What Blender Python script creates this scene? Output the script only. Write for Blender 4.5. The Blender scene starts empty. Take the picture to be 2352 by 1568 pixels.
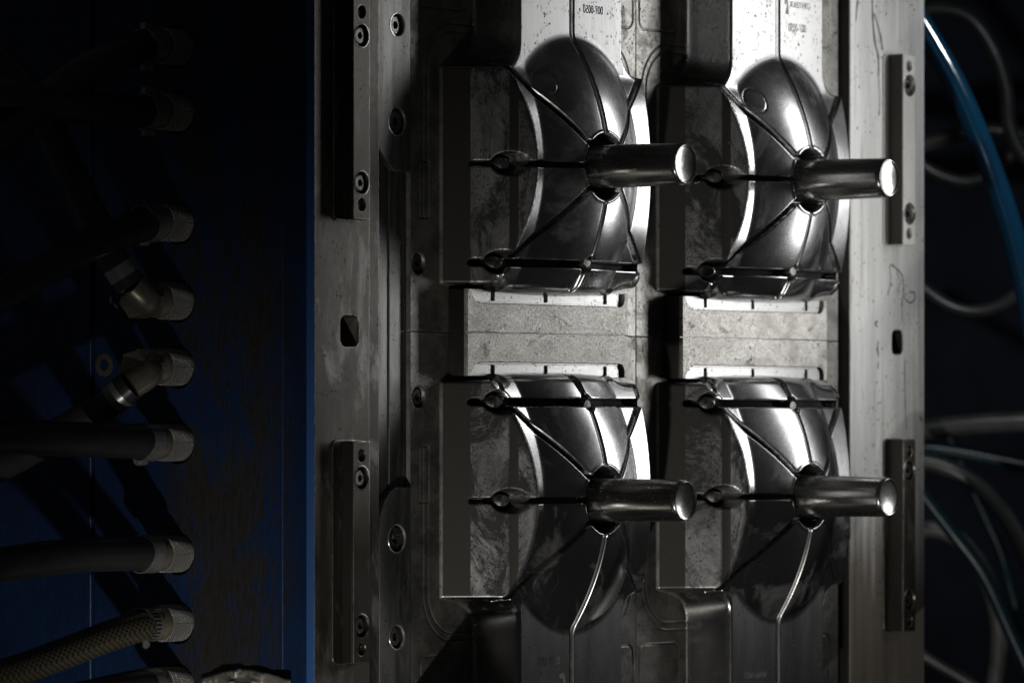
import bpy, math, random
import numpy as np
from mathutils import Vector

# ------------------------------------------------------------------ scale, camera model
S = 0.0004                       # metres per drawing unit
A = math.radians(53.6)           # how far the mould face is turned away from the lens
F = 12500.0                      # focal length in picture units (2352 wide)
CX, HY = 1176.0, 980.0           # vertical axis and horizon row of the level view
Rv = np.array([math.cos(A), -math.sin(A), 0.0])   # picture right
Dv = np.array([math.sin(A), math.cos(A), 0.0])    # viewing direction
CAM = -12500.0 * Dv - 40.0 * Rv
rnd = random.Random(7)

scene = bpy.context.scene
col = scene.collection
cd = bpy.data.cameras.new('camera')
cam = bpy.data.objects.new('camera', cd)
col.objects.link(cam)
cam.location = Vector(CAM * S)
cam.rotation_euler = (math.radians(90), 0, -A)
cd.sensor_width = 36.0
cd.lens = F / 2352.0 * 36.0
cd.shift_y = (HY - 784.0) / 2352.0
cd.clip_start, cd.clip_end = 0.05, 100.0
cd.dof.use_dof = True
cd.dof.focus_distance = 12330 * S
cd.dof.aperture_fstop = 8.0
scene.camera = cam

world = bpy.data.worlds.new('World')
scene.world = world
world.use_nodes = True
bg = world.node_tree.nodes['Background']
bg.inputs[0].default_value = (0.95, 0.98, 1.0, 1)
bg.inputs[1].default_value = 0.013

def P(u, w, v):
    return Vector((u * S, -w * S, v * S))

def aim(o, target):
    o.rotation_euler = (target - o.location).to_track_quat('-Z', 'Y').to_euler()

# tall strip lamp to the right of the mould (the side light of the photograph)
kd = bpy.data.lights.new('key_lamp', 'AREA')
kd.shape = 'RECTANGLE'
kd.size, kd.size_y = 360 * S, 1560 * S
kd.energy = 1.16
kd.color = (1.0, 1.0, 1.0)
kd.spread = math.radians(90)
key = bpy.data.objects.new('key_lamp', kd)
col.objects.link(key)
key.location = P(1850, 1020, 740)
aim(key, P(560, 60, 710))
# small hand lamp low down in front, lighting the painted side
fd = bpy.data.lights.new('hand_lamp', 'SPOT')
fd.energy = 92.0
fd.color = (1.0, 0.965, 0.90)
fd.spot_size = math.radians(40)
fd.spot_blend = 1.0
fd.shadow_soft_size = 70 * S
fill = bpy.data.objects.new('hand_lamp', fd)
col.objects.link(fill)
fill.location = P(-840 - 3200, -300 + 2600, -200 - 3200)
aim(fill, P(-100, 0, -1050))
# added lamp with no known source, brightens the blue hose and cables
wd = bpy.data.lights.new('added_hose_lamp', 'AREA')
wd.size = 160 * S
wd.spread = math.radians(92)
wd.energy = 0.46
wd.color = (0.93, 0.97, 1.0)
wl = bpy.data.objects.new('added_hose_lamp', wd)
col.objects.link(wl)
wl.location = P(1900, 900, 1500)
aim(wl, P(2480, -350, 420))

vs = scene.view_settings
vs.view_transform = 'Standard'
vs.look = 'None'
vs.exposure = 0.0
vs.gamma = 1.0
vs.use_curve_mapping = False
scene.cycles.max_bounces = 8
scene.cycles.use_denoising = True
scene.cycles.caustics_reflective = True
scene.cycles.blur_glossy = 1.0
scene.cycles.sample_clamp_indirect = 4.0

# ------------------------------------------------------------------ picture point -> place
def ray(x, y):
    return Dv + Rv * ((x - CX) / F) + np.array([0, 0, (HY - y) / F])

def pw(x, y, w):
    """point on the plane a distance w in front of the mould's base face -> (u, v)"""
    d = ray(x, y)
    t = (-w - CAM[1]) / d[1]
    p = CAM + t * d
    return p[0], p[2]

def pu(x, y, u):
    """point on the plane u = const (the painted side) -> (w, v)"""
    d = ray(x, y)
    t = (u - CAM[0]) / d[0]
    p = CAM + t * d
    return -p[1], p[2]

def pz(x, y, z):
    """point a given distance from the lens"""
    return CAM + z * ray(x, y)

# ------------------------------------------------------------------ materials
class N:
    def __init__(s, name):
        s.m = bpy.data.materials.new(name)
        s.m.use_nodes = True
        s.t = s.m.node_tree
        s.b = s.t.nodes['Principled BSDF']
    def n(s, kind, **kw):
        nd = s.t.nodes.new(kind)
        for k, v in kw.items():
            setattr(nd, k, v)
        return nd
    def l(s, a, b):
        s.t.links.new(a, b)
    def coords(s, scale, stretch=(1, 1, 1), seed=0.0, uv=False):
        tc = s.n('ShaderNodeTexCoord')
        mp = s.n('ShaderNodeMapping')
        mp.inputs['Scale'].default_value = [k / (S * scale) for k in stretch]
        oi = s.n('ShaderNodeObjectInfo')
        mu = s.n('ShaderNodeMath', operation='MULTIPLY_ADD')
        mu.inputs[1].default_value = 37.0
        mu.inputs[2].default_value = seed
        s.l(oi.outputs['Random'], mu.inputs[0])
        cb = s.n('ShaderNodeCombineXYZ')
        for i in range(3):
            s.l(mu.outputs[0], cb.inputs[i])
        s.l(cb.outputs[0], mp.inputs['Location'])
        s.l(tc.outputs['UV' if uv else 'Object'], mp.inputs['Vector'])
        return mp.outputs[0]
    def noise(s, scale, stretch=(1, 1, 1), seed=0.0, detail=6, rough=0.6, dist=0.0):
        nz = s.n('ShaderNodeTexNoise')
        nz.inputs['Scale'].default_value = 1.0
        nz.inputs['Detail'].default_value = detail
        nz.inputs['Roughness'].default_value = rough
        nz.inputs['Distortion'].default_value = dist
        s.l(s.coords(scale, stretch, seed), nz.inputs['Vector'])
        return nz.outputs[0]
    def ramp(s, fac, lo, hi, a=0.0, b=1.0):
        r = s.n('ShaderNodeMapRange')
        r.inputs[1].default_value, r.inputs[2].default_value = lo, hi
        r.inputs[3].default_value, r.inputs[4].default_value = a, b
        s.l(fac, r.inputs[0])
        return r.outputs[0]
    def mix(s, fac, a, b):
        m = s.n('ShaderNodeMix', data_type='RGBA')
        for sock, v in ((m.inputs[0], fac), (m.inputs[6], a), (m.inputs[7], b)):
            if hasattr(v, 'is_linked'):
                s.l(v, sock)
            elif isinstance(v, (int, float)):
                sock.default_value = v
            else:
                sock.default_value = (*v, 1)
        return m.outputs[2]
    def mixf(s, fac, a, b):
        m = s.n('ShaderNodeMix', data_type='FLOAT')
        for sock, v in ((m.inputs[0], fac), (m.inputs[2], a), (m.inputs[3], b)):
            if hasattr(v, 'is_linked'):
                s.l(v, sock)
            else:
                sock.default_value = v
        return m.outputs[0]
    def math(s, op, a, b=0.0):
        m = s.n('ShaderNodeMath', operation=op)
        for sock, v in ((m.inputs[0], a), (m.inputs[1], b)):
            if hasattr(v, 'is_linked'):
                s.l(v, sock)
            else:
                sock.default_value = v
        return m.outputs[0]
    def put(s, sock, v):
        i = s.b.inputs[sock]
        if hasattr(v, 'is_linked'):
            s.l(v, i)
        elif isinstance(v, (int, float)):
            i.default_value = v
        else:
            i.default_value = (*v, 1)
    def bump(s, h, strength, dist):
        b = s.n('ShaderNodeBump')
        b.inputs['Strength'].default_value = strength
        b.inputs['Distance'].default_value = dist * S
        s.l(h, b.inputs['Height'])
        s.l(b.outputs[0], s.b.inputs['Normal'])

def steel(name, c1, c2, r1, r2, metal=1.0, scale=90, stretch=(1, 1, 1), stain=None, stain_lo=0.55, stain_hi=0.72,
          pit=None, pit_scale=14, bump=0.12, bump_dist=2.0, grain=(1, 1, 1), grain_scale=5, stain_rough=0.6, stain_scale=None, speck=0.3, brown=None, stain_detail=9, stain_frac=0.68, wear=None, tight=(0.35, 0.66)):
    g = N(name)
    big = g.noise(scale, stretch, 1.3, 8, 0.62, 0.4)
    fine = g.noise(grain_scale, grain, 4.1, 4, 0.6)
    k = g.ramp(big, *tight)
    c = g.mix(k, c1, c2)
    c = g.mix(g.ramp(fine, 0.3, 0.7, 0.0, speck), c, [x * 0.55 for x in c1])
    r = g.ramp(big, 0.35, 0.66, r2, r1)
    r = g.math('ADD', r, g.ramp(fine, 0.3, 0.7, -0.2 * speck, 0.26 * speck))
    met = metal
    if stain:
        st = g.noise(stain_scale or scale * 0.8, stretch, 9.7, stain_detail, stain_frac, 0.8)
        f = g.ramp(st, stain_lo, stain_hi)
        c = g.mix(f, c, stain)
        r = g.mixf(f, r, stain_rough)
        met = g.mixf(f, metal, metal * 0.35)
    if brown is not None:  # brown streaks that also paint in shade on the lower end
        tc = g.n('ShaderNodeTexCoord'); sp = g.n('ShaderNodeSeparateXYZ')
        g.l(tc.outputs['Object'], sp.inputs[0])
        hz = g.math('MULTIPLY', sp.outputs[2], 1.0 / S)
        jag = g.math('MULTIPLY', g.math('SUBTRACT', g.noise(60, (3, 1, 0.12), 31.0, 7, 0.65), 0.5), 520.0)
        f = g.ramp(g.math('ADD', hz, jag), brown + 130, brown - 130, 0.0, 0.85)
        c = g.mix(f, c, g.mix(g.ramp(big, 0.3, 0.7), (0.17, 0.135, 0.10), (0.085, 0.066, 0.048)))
    if pit:
        pn = g.noise(pit_scale, (1, 1, 0.85), 17.0, 3, 0.55)
        pm = g.noise(pit_scale * 9, (1, 1, 1), 23.0, 3, 0.5)
        f = g.math('MULTIPLY', g.ramp(pn, 0.66 - pit * 0.1, 0.70 - pit * 0.1), g.ramp(pm, 0.42, 0.56))
        c = g.mix(f, c, (0.02, 0.018, 0.015))
        r = g.mixf(f, r, 0.8)
        met = g.mixf(f, met, 0.1)
    if wear:
        # rubbed bright arrises: where a rounded normal departs from the true one
        bv = g.n('ShaderNodeBevel', samples=4)
        bv.inputs['Radius'].default_value = 5.0 * S
        ge = g.n('ShaderNodeNewGeometry')
        dt = g.n('ShaderNodeVectorMath', operation='DOT_PRODUCT')
        g.l(bv.outputs[0], dt.inputs[0]); g.l(ge.outputs['Normal'], dt.inputs[1])
        nk = g.noise(9, (1, 1, 0.4), 41.0, 5, 0.7)
        f = g.math('MULTIPLY', g.ramp(dt.outputs['Value'], 0.995, 0.9), g.ramp(nk, 0.36, 0.58))
        c = g.mix(f, c, wear)
        r = g.mixf(f, r, 0.28)
        met = g.mixf(f, met, 1.0)
    g.put('Base Color', c)
    g.put('Roughness', r)
    g.put('Metallic', met)
    g.bump(g.math('ADD', fine, g.math('MULTIPLY', big, 1.5)), bump, bump_dist)
    return g.m

def plain(name, c, r, metal=0.0, c2=None, scale=30, bump=0.1, spec=0.5, stretch=(1, 1, 1)):
    g = N(name)
    nz = g.noise(scale, stretch, 2.0, 6, 0.65)
    g.put('Base Color', g.mix(g.ramp(nz, 0.35, 0.65), c, c2 or [x * 0.6 for x in c]))
    g.put('Roughness', g.ramp(nz, 0.3, 0.7, r - 0.08, r + 0.1))
    g.put('Metallic', metal)
    g.put('Specular IOR Level', spec)
    g.bump(nz, bump, 1.5)
    return g.m

MT = {}
MT['dome'] = steel('polished_core_steel', (0.37, 0.37, 0.37), (0.32, 0.32, 0.32), 0.20, 0.27, scale=190,
                   stain=(0.21, 0.205, 0.20), stain_lo=0.54, stain_hi=0.78, stain_rough=0.30,
                   bump=0.012, bump_dist=1.0, grain_scale=9, speck=0.08)
MT['slant'] = steel('stained_core_steel', (0.50, 0.50, 0.50), (0.26, 0.26, 0.265), 0.34, 0.48, scale=170, stretch=(1, 1, 0.6),
                    stain=(0.04, 0.04, 0.04), stain_lo=0.44, stain_hi=0.54, stain_rough=0.42, pit=0.8, pit_scale=5, bump=0.05, bump_dist=1.2, speck=0.35,
                    stain_scale=130, stain_detail=14, stain_frac=0.82)
MT['matte'] = steel('ground_core_steel', (0.044, 0.041, 0.036), (0.058, 0.054, 0.048), 0.40, 0.52, metal=0.6, scale=240, stretch=(1, 1, 0.25),
                    pit=0.3, pit_scale=6, bump=0.05, grain=(1, 1, 0.15), stain_lo=0.6, speck=0.12)
MT['neck'] = steel('bright_brushed_steel', (0.225, 0.225, 0.223), (0.20, 0.20, 0.198), 0.36, 0.43, scale=110, stretch=(1, 1, 0.2),
                   pit=0.5, pit_scale=7, bump=0.03, bump_dist=1.0, grain=(1, 1, 0.05), grain_scale=4, speck=0.15)
MT['base'] = steel('stained_base_steel', (0.26, 0.255, 0.238), (0.135, 0.131, 0.12), 0.38, 0.56, metal=0.85, scale=70,
                   stain=(0.10, 0.085, 0.066), stain_lo=0.50, stain_hi=0.70, pit=0.6, pit_scale=6, bump=0.12, bump_dist=1.5)
MT['slot'] = plain('shade_toned_slot', (0.035, 0.034, 0.032), 0.62, 0.0, scale=12, spec=0.15)  # dark colour paints in the shade inside slots, sockets and hub
MT['pin'] = steel('turned_pin_steel', (0.44, 0.435, 0.42), (0.37, 0.365, 0.35), 0.20, 0.26, scale=60, stretch=(1, 0.15, 1),
                  stain=(0.24, 0.22, 0.19), stain_lo=0.62, stain_hi=0.8, pit=0.1, pit_scale=5, bump=0.015, bump_dist=1.0, speck=0.08)
MT['frame'] = steel('worn_frame_steel', (0.092, 0.081, 0.068), (0.026, 0.022, 0.018), 0.34, 0.60, metal=0.7, scale=170, stretch=(1, 1, 0.35),
                    tight=(0.44, 0.56), stain=(0.21, 0.203, 0.19), stain_lo=0.53, stain_hi=0.66, pit=0.25, pit_scale=8, bump=0.05, grain=(1, 1, 0.3), stain_rough=0.42, speck=0.2, wear=(0.5, 0.49, 0.47), stain_detail=12, stain_frac=0.72)
MT['strip'] = steel('ground_strip_steel', (0.21, 0.21, 0.207), (0.105, 0.105, 0.102), 0.30, 0.46, metal=0.95, scale=120, stretch=(1.4, 1, 0.12),
                    stain=(0.12, 0.115, 0.108), stain_lo=0.48, stain_hi=0.68, pit=0.4, pit_scale=6, bump=0.05, grain=(1, 1, 0.1), stain_rough=0.5, speck=0.2, wear=(0.55, 0.55, 0.54), stain_detail=12, stain_frac=0.72)
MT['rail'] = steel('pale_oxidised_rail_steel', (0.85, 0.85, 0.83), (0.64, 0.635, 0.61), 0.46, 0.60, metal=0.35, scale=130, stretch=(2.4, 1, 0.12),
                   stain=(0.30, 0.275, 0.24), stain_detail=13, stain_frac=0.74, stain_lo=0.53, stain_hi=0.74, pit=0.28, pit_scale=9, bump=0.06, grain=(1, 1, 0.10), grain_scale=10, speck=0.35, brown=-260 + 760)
MT['bar'] = steel('guide_bar_steel', (0.090, 0.077, 0.063), (0.055, 0.046, 0.037), 0.38, 0.50, metal=0.75, scale=130, stretch=(1, 1, 0.35),
                  stain=(0.17, 0.16, 0.145), stain_lo=0.58, stain_hi=0.72, pit=0.35, pit_scale=7, bump=0.05, speck=0.25, wear=(0.5, 0.49, 0.47), stain_detail=12, stain_frac=0.72)
MT['barpale'] = steel('pale_guide_bar_steel', (0.66, 0.655, 0.63), (0.56, 0.55, 0.52), 0.45, 0.58, metal=0.4, scale=130, stretch=(1, 1, 0.35),
                      stain=(0.36, 0.33, 0.29), stain_lo=0.58, stain_hi=0.8, pit=0.25, pit_scale=7, bump=0.04, speck=0.2)
MT['shade_tone'] = steel('shade_toned_steel', (0.060, 0.056, 0.050), (0.035, 0.033, 0.030), 0.30, 0.42, metal=0.6, scale=130, stretch=(1, 1, 0.2), bump=0.04, speck=0.15)  # dark steel, shade of flanks and recesses put into the colour
MT['screw'] = steel('oiled_screw_steel', (0.24, 0.235, 0.225), (0.12, 0.115, 0.11), 0.25, 0.42, scale=20, pit=0.5, pit_scale=6, bump=0.1, wear=(0.5, 0.5, 0.49))
MT['insert'] = steel('stained_insert_steel', (0.50, 0.485, 0.45), (0.22, 0.208, 0.185), 0.46, 0.60, metal=0.5, scale=75, tight=(0.42, 0.6), stretch=(0.7, 1, 1.2),
                     stain=(0.085, 0.072, 0.055), stain_lo=0.56, stain_hi=0.66, pit=0.45, pit_scale=5, bump=0.3, bump_dist=2.0, stain_scale=60, speck=0.5, stain_detail=13, stain_frac=0.76)
MT['ledge'] = steel('bright_ledge_steel', (0.25, 0.25, 0.247), (0.21, 0.21, 0.207), 0.34, 0.42, scale=90, stretch=(0.15, 1, 1), pit=0.35, pit_scale=6,
                    bump=0.03, grain=(0.1, 1, 1), speck=0.1)
MT['ink'] = plain('dark_engraving', (0.04, 0.038, 0.036), 0.8, 0.0, spec=0.05)
MT['engrave'] = plain('grey_engraving', (0.22, 0.215, 0.205), 0.6, 0.3, spec=0.2)
MT['ink_soft'] = plain('faded_marker', (0.10, 0.095, 0.085), 0.7, 0.0)
MT['scratch'] = plain('bright_scratch', (0.75, 0.75, 0.74), 0.3, 0.9)
MT['rubber'] = plain('black_rubber', (0.040, 0.040, 0.041), 0.33, 0.0, (0.026, 0.026, 0.026), scale=60, bump=0.08)
MT['brass'] = plain('dull_brass', (0.40, 0.365, 0.285), 0.30, 0.7, (0.24, 0.215, 0.165), scale=40)
MT['clamp'] = plain('clamp_steel', (0.42, 0.42, 0.42), 0.28, 0.65, (0.26, 0.26, 0.26), scale=30)
MT['clampdark'] = plain('clamp_slot', (0.03, 0.03, 0.03), 0.6, 0.3)
MT['sheet'] = plain('grey_crumpled_foil', (0.30, 0.285, 0.25), 0.42, 0.35, (0.16, 0.15, 0.13), scale=50, bump=0.3)
MT['paint'] = plain('white_paint', (0.62, 0.62, 0.64), 0.5)
MT['bare'] = plain('bare_ring', (0.11, 0.10, 0.085), 0.6, 0.3)
MT['cable'] = plain('grey_cable', (0.085, 0.085, 0.085), 0.26, scale=80)
MT['cabledark'] = plain('dark_cable', (0.10, 0.10, 0.10), 0.45, scale=80)
MT['bluehose'] = plain('blue_hose', (0.002, 0.036, 0.080), 0.13, 0.0, (0.002, 0.031, 0.070), scale=300, spec=1.0, bump=0.0)
MT['bluehose'].node_tree.nodes['Principled BSDF'].inputs['Coat Weight'].default_value = 1.0
MT['teal'] = plain('teal_hose', (0.006, 0.024, 0.032), 0.25, 0.0, scale=120)
MT['panel'] = plain('navy_panel', (0.006, 0.010, 0.028), 0.6, 0.0, (0.003, 0.005, 0.014), scale=500, spec=0.2)

def blue_paint():
    g = N('chipped_blue_paint')
    big = g.noise(190, (1, 1, 0.55), 3.0, 9, 0.7, 0.6)
    rub = g.noise(26, (1, 2.2, 0.55), 6.0, 8, 0.75, 0.3)
    # rubbed to bare grimy steel in a tall patch round the couplings and to the right of them
    tc = g.n('ShaderNodeTexCoord')
    sp = g.n('ShaderNodeSeparateXYZ')
    g.l(tc.outputs['Object'], sp.inputs[0])
    w = g.math('MULTIPLY', sp.outputs[1], -1.0 / S)            # distance towards the front
    band = g.math('MULTIPLY', g.ramp(w, -430, -320), g.ramp(w, 0, -110))
    k = g.math('ADD', g.math('MULTIPLY', big, 0.62), g.math('MULTIPLY', rub, 0.45))
    bare = g.math('MULTIPLY', g.ramp(k, 0.485, 0.56), band)
    fine = g.noise(5, (1, 1, 1), 8.0, 4, 0.7)
    chip = g.math('MULTIPLY', g.ramp(g.noise(9, (1, 1, 1), 2.0, 5, 0.7), 0.66, 0.70), g.ramp(big, 0.45, 0.6))
    paint = g.mix(g.ramp(big, 0.35, 0.7), (0.0052, 0.026, 0.090), (0.0022, 0.010, 0.035))
    paint = g.mix(g.ramp(rub, 0.45, 0.65, 0, 0.75), paint, (0.006, 0.014, 0.038))
    metal = g.mix(g.ramp(rub, 0.4, 0.65), (0.023, 0.0205, 0.017), (0.009, 0.0085, 0.008))
    c = g.mix(bare, paint, metal)
    c = g.mix(chip, c, (0.10, 0.085, 0.065))
    g.put('Base Color', c)
    g.put('Roughness', g.mixf(bare, g.ramp(fine, 0.3, 0.7, 0.36, 0.5), 0.6))
    g.put('Metallic', 0.0)
    h = g.math('ADD', g.math('MULTIPLY', bare, -2.0), g.math('ADD', fine, g.math('MULTIPLY', rub, 1.5)))
    g.bump(h, 0.35, 2.5)
    return g.m
MT['blue'] = blue_paint()
MT['blue_edge'] = plain('bright_blue_paint', (0.016, 0.085, 0.27), 0.4, 0.0, (0.011, 0.058, 0.19), scale=60, bump=0.05, stretch=(1, 1, 0.3))  # brighter blue for the chamfer

def knurl_mat():
    g = N('knurled_nickel')
    tc = g.n('ShaderNodeTexCoord')
    sp = g.n('ShaderNodeSeparateXYZ')
    g.l(tc.outputs['UV'], sp.inputs[0])
    a = g.math('ADD', sp.outputs[0], sp.outputs[1])
    b = g.math('SUBTRACT', sp.outputs[0], sp.outputs[1])
    k = 2 * math.pi / 11.0
    h = g.math('MULTIPLY', g.math('SINE', g.math('MULTIPLY', a, k)), g.math('SINE', g.math('MULTIPLY', b, k)))
    h = g.math('ABSOLUTE', h)
    f = g.ramp(h, 0.2, 0.55)
    g.put('Base Color', g.mix(f, (0.05, 0.048, 0.044), (0.76, 0.75, 0.71)))
    g.put('Roughness', g.mixf(f, 0.6, 0.3))
    g.put('Metallic', 0.5)
    g.bump(h, 1.0, 3.0)
    return g.m
MT['knurl'] = knurl_mat()

def braid_mat():
    g = N('braided_clear_hose')
    tc = g.n('ShaderNodeTexCoord')
    sp = g.n('ShaderNodeSeparateXYZ')
    g.l(tc.outputs['UV'], sp.inputs[0])
    k = 2 * math.pi / 13.0
    s1 = g.math('SINE', g.math('MULTIPLY', g.math('ADD', sp.outputs[0], g.math('MULTIPLY', sp.outputs[1], 0.75)), k))
    s2 = g.math('SINE', g.math('MULTIPLY', g.math('SUBTRACT', sp.outputs[0], g.math('MULTIPLY', sp.outputs[1], 0.75)), k))
    f = g.math('MAXIMUM', g.ramp(s1, 0.7, 0.95), g.ramp(s2, 0.7, 0.95))
    g.put('Base Color', g.mix(f, (0.030, 0.026, 0.017), (0.15, 0.13, 0.088)))
    g.put('Roughness', 0.22)
    g.put('Specular IOR Level', 0.6)
    g.bump(g.math('MAXIMUM', s1, s2), 0.12, 1.0)
    return g.m
MT['braid'] = braid_mat()

# ------------------------------------------------------------------ mesh helpers (units: u right, w towards the viewer, v up)
def thing(name, label, cat, loc, group=None):
    o = bpy.data.objects.new(name, None)
    col.objects.link(o)
    o.location = P(*loc)
    o.empty_display_size = 0.02
    o['label'] = label
    o['category'] = cat
    if group:
        o['group'] = group
    return o

def root_loc(o):
    p = Vector((0, 0, 0))
    while o is not None:
        p = p + o.location
        o = o.parent
    return p

def link(name, me, mats, parent=None, smooth=30):
    if not isinstance(mats, (list, tuple)):
        mats = [mats]
    for m in mats:
        me.materials.append(MT[m])
    if smooth is not None:
        me.polygons.foreach_set('use_smooth', [True] * len(me.polygons))
        if smooth < 180:
            me.set_sharp_from_angle(angle=math.radians(smooth))
    me.name = name
    o = bpy.data.objects.new(name, me)
    col.objects.link(o)
    o.parent = parent
    return o

def shift_mesh(me, parent):
    off = root_loc(parent) if parent is not None else Vector((0, 0, 0))
    if off.length:
        me.transform(__import__('mathutils').Matrix.Translation(-off))

def raw(name, verts, faces, mats, parent=None, smooth=30, uvs=None):
    """verts as (u, w, v)"""
    me = bpy.data.meshes.new(name)
    me.from_pydata([P(*p) for p in verts], [], faces)
    if uvs is not None:
        lay = me.uv_layers.new(name='UVMap')
        for lp in me.loops:
            lay.data[lp.index].uv = uvs[lp.vertex_index]
    me.update()
    shift_mesh(me, parent)
    return link(name, me, mats, parent, smooth)

def extr(name, outline, holes, t0, t1, bev, mats, parent=None, plane='W', smooth=35):
    """a plate: outline (and holes) in the (u, v) plane, thickness t0..t1 along w; plane='U': outline in (w, v), thickness along u"""
    cu = bpy.data.curves.new('tmp', 'CURVE')
    cu.dimensions = '2D'
    cu.fill_mode = 'BOTH'
    for poly in [outline] + list(holes):
        sp = cu.splines.new('POLY')
        sp.points.add(len(poly) - 1)
        for i, (a, b) in enumerate(poly):
            sp.points[i].co = (a * S, b * S, 0, 1)
        sp.use_cyclic_u = True
    th = abs(t1 - t0) / 2 - bev
    cu.extrude = max(th, 0) * S
    cu.bevel_depth = bev * S
    cu.bevel_resolution = 2
    cu.offset = -bev * S
    ob = bpy.data.objects.new('tmp', cu)
    me = bpy.data.meshes.new_from_object(ob)
    bpy.data.objects.remove(ob)
    bpy.data.curves.remove(cu)
    n = len(me.vertices)
    co = np.empty(n * 3)
    me.vertices.foreach_get('co', co)
    co = co.reshape(-1, 3)
    mid = (t0 + t1) / 2 * S
    if plane == 'W':
        out = np.stack([co[:, 0], -(co[:, 2] + mid), co[:, 1]], 1)
    else:   # a = w, b = v, thickness along u
        out = np.stack([co[:, 2] + mid, -co[:, 0], co[:, 1]], 1)
        # (a,b,c) -> (c,-a,b): proper rotation
    me.vertices.foreach_set('co', out.ravel())
    me.update()
    me.materials.clear()
    shift_mesh(me, parent)
    return link(name, me, mats, parent, smooth)

def circ(cx, cy, r, n=28, ry=None):
    return [(cx + r * math.cos(2 * math.pi * i / n), cy + (ry or r) * math.sin(2 * math.pi * i / n)) for i in range(n)]

def rrect(x0, y0, x1, y1, r, n=5):
    pts = []
    for cx, cy, a0 in ((x1 - r, y1 - r, 0), (x0 + r, y1 - r, 90), (x0 + r, y0 + r, 180), (x1 - r, y0 + r, 270)):
        for i in range(n + 1):
            a = math.radians(a0 + 90 * i / n)
            pts.append((cx + r * math.cos(a), cy + r * math.sin(a)))
    return pts

def lathe(name, prof, c, axis, mats, parent=None, n=40, smooth=35, uv=True, cap=True):
    """profile [(radius, s)] turned about an axis through c; axis 'W' (towards the viewer) or '-U' (out of the painted side)"""
    vs_, fs, uvs = [], [], []
    for r, s in prof:
        for i in range(n + 1):
            a = 2 * math.pi * i / n
            x, y = r * math.cos(a), r * math.sin(a)
            if axis == 'W':
                vs_.append((c[0] + x, c[1] + s, c[2] + y))
            else:
                vs_.append((c[0] - s, c[1] + x, c[2] + y))
            uvs.append((a * max(p[0] for p in prof), s))
    m = n + 1
    for j in range(len(prof) - 1):
        for i in range(n):
            q = (j * m + i, j * m + i + 1, (j + 1) * m + i + 1, (j + 1) * m + i)
            fs.append(q if axis == 'W' else q[::-1])
    if axis == 'W':
        pass
    o = raw(name, vs_, fs, mats, parent, smooth, uvs)
    # weld the seam and fix the facing
    import bmesh
    bm = bmesh.new()
    bm.from_mesh(o.data)
    bmesh.ops.recalc_face_normals(bm, faces=bm.faces)
    bm.to_mesh(o.data)
    bm.free()
    if smooth is not None:
        o.data.polygons.foreach_set('use_smooth', [True] * len(o.data.polygons))
        o.data.set_sharp_from_angle(angle=math.radians(smooth))
    return o

def spline(pts, n):
    pts = [np.array(p, float) for p in pts]
    pts = [2 * pts[0] - pts[1]] + pts + [2 * pts[-1] - pts[-2]]
    out = []
    for k in range(1, len(pts) - 2):
        p0, p1, p2, p3 = pts[k - 1:k + 3]
        for i in range(n):
            t = i / n
            out.append(0.5 * ((2 * p1) + (p2 - p0) * t + (2 * p0 - 5 * p1 + 4 * p2 - p3) * t * t + (3 * p1 - p0 - 3 * p2 + p3) * t ** 3))
    out.append(pts[-2])
    return out

def tube(name, path, r, mats, parent=None, seg=20, n=8, smooth_path=True, closed_ends=True):
    """path of (u, w, v) points"""
    pts = spline(path, n) if smooth_path else [np.array(p, float) for p in path]
    vs_, fs, uvs = [], [], []
    t = pts[1] - pts[0]
    t /= np.linalg.norm(t)
    up = np.array([0, 0, 1.0]) if abs(t[2]) < 0.9 else np.array([0, 1.0, 0])
    nx = np.cross(t, up); nx /= np.linalg.norm(nx)
    L = 0.0
    m = seg + 1
    for k, p in enumerate(pts):
        if k:
            L += np.linalg.norm(p - pts[k - 1])
        a = pts[min(k + 1, len(pts) - 1)] - pts[max(k - 1, 0)]
        a /= np.linalg.norm(a)
        nx = nx - a * np.dot(nx, a); nx /= np.linalg.norm(nx)
        ny = np.cross(a, nx)
        rr = r(L) if callable(r) else r
        for i in range(m):
            th = 2 * math.pi * i / seg
            q = p + rr * (nx * math.cos(th) + ny * math.sin(th))
            vs_.append(tuple(q))
            uvs.append((th * rr, L))
    for k in range(len(pts) - 1):
        for i in range(seg):
            fs.append((k * m + i, (k + 1) * m + i, (k + 1) * m + i + 1, k * m + i + 1))
    if closed_ends:
        fs.append(tuple(range(seg)))
        b = (len(pts) - 1) * m
        fs.append(tuple(b + i for i in reversed(range(seg))))
    o = raw(name, vs_, fs, mats, parent, 60, uvs)
    import bmesh
    bm = bmesh.new(); bm.from_mesh(o.data)
    bmesh.ops.recalc_face_normals(bm, faces=bm.faces)
    bm.to_mesh(o.data); bm.free()
    return o

def screw(parent, u, w, v, r, depth=7, name='cap_screw', mat='screw', hexr=0.48):
    """a socket cap screw seated in a counterbore: head with a hexagonal recess"""
    vs_, fs = [], []
    n = 24
    top = w - depth
    def ring(rad, ww, hexa=False):
        b = len(vs_)
        for i in range(n):
            a = 2 * math.pi * i / n
            rr = rad
            if hexa:
                k = (a % (math.pi / 3)) - math.pi / 6
                rr = rad * math.cos(math.pi / 6) / math.cos(k)
            vs_.append((u + rr * math.cos(a), ww, v + rr * math.sin(a)))
        return b
    R = [ring(r, top - 40), ring(r, top - 3), ring(r - 3, top), ring(r * hexr, top, True), ring(r * hexr, top - 14, True)]
    for a, b in zip(R, R[1:]):
        for i in range(n):
            j = (i + 1) % n
            fs.append((a + i, a + j, b + j, b + i))
    fs.append(tuple(R[-1] + i for i in range(n)))
    return raw(name, vs_, fs, mat, parent, 30)

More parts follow.
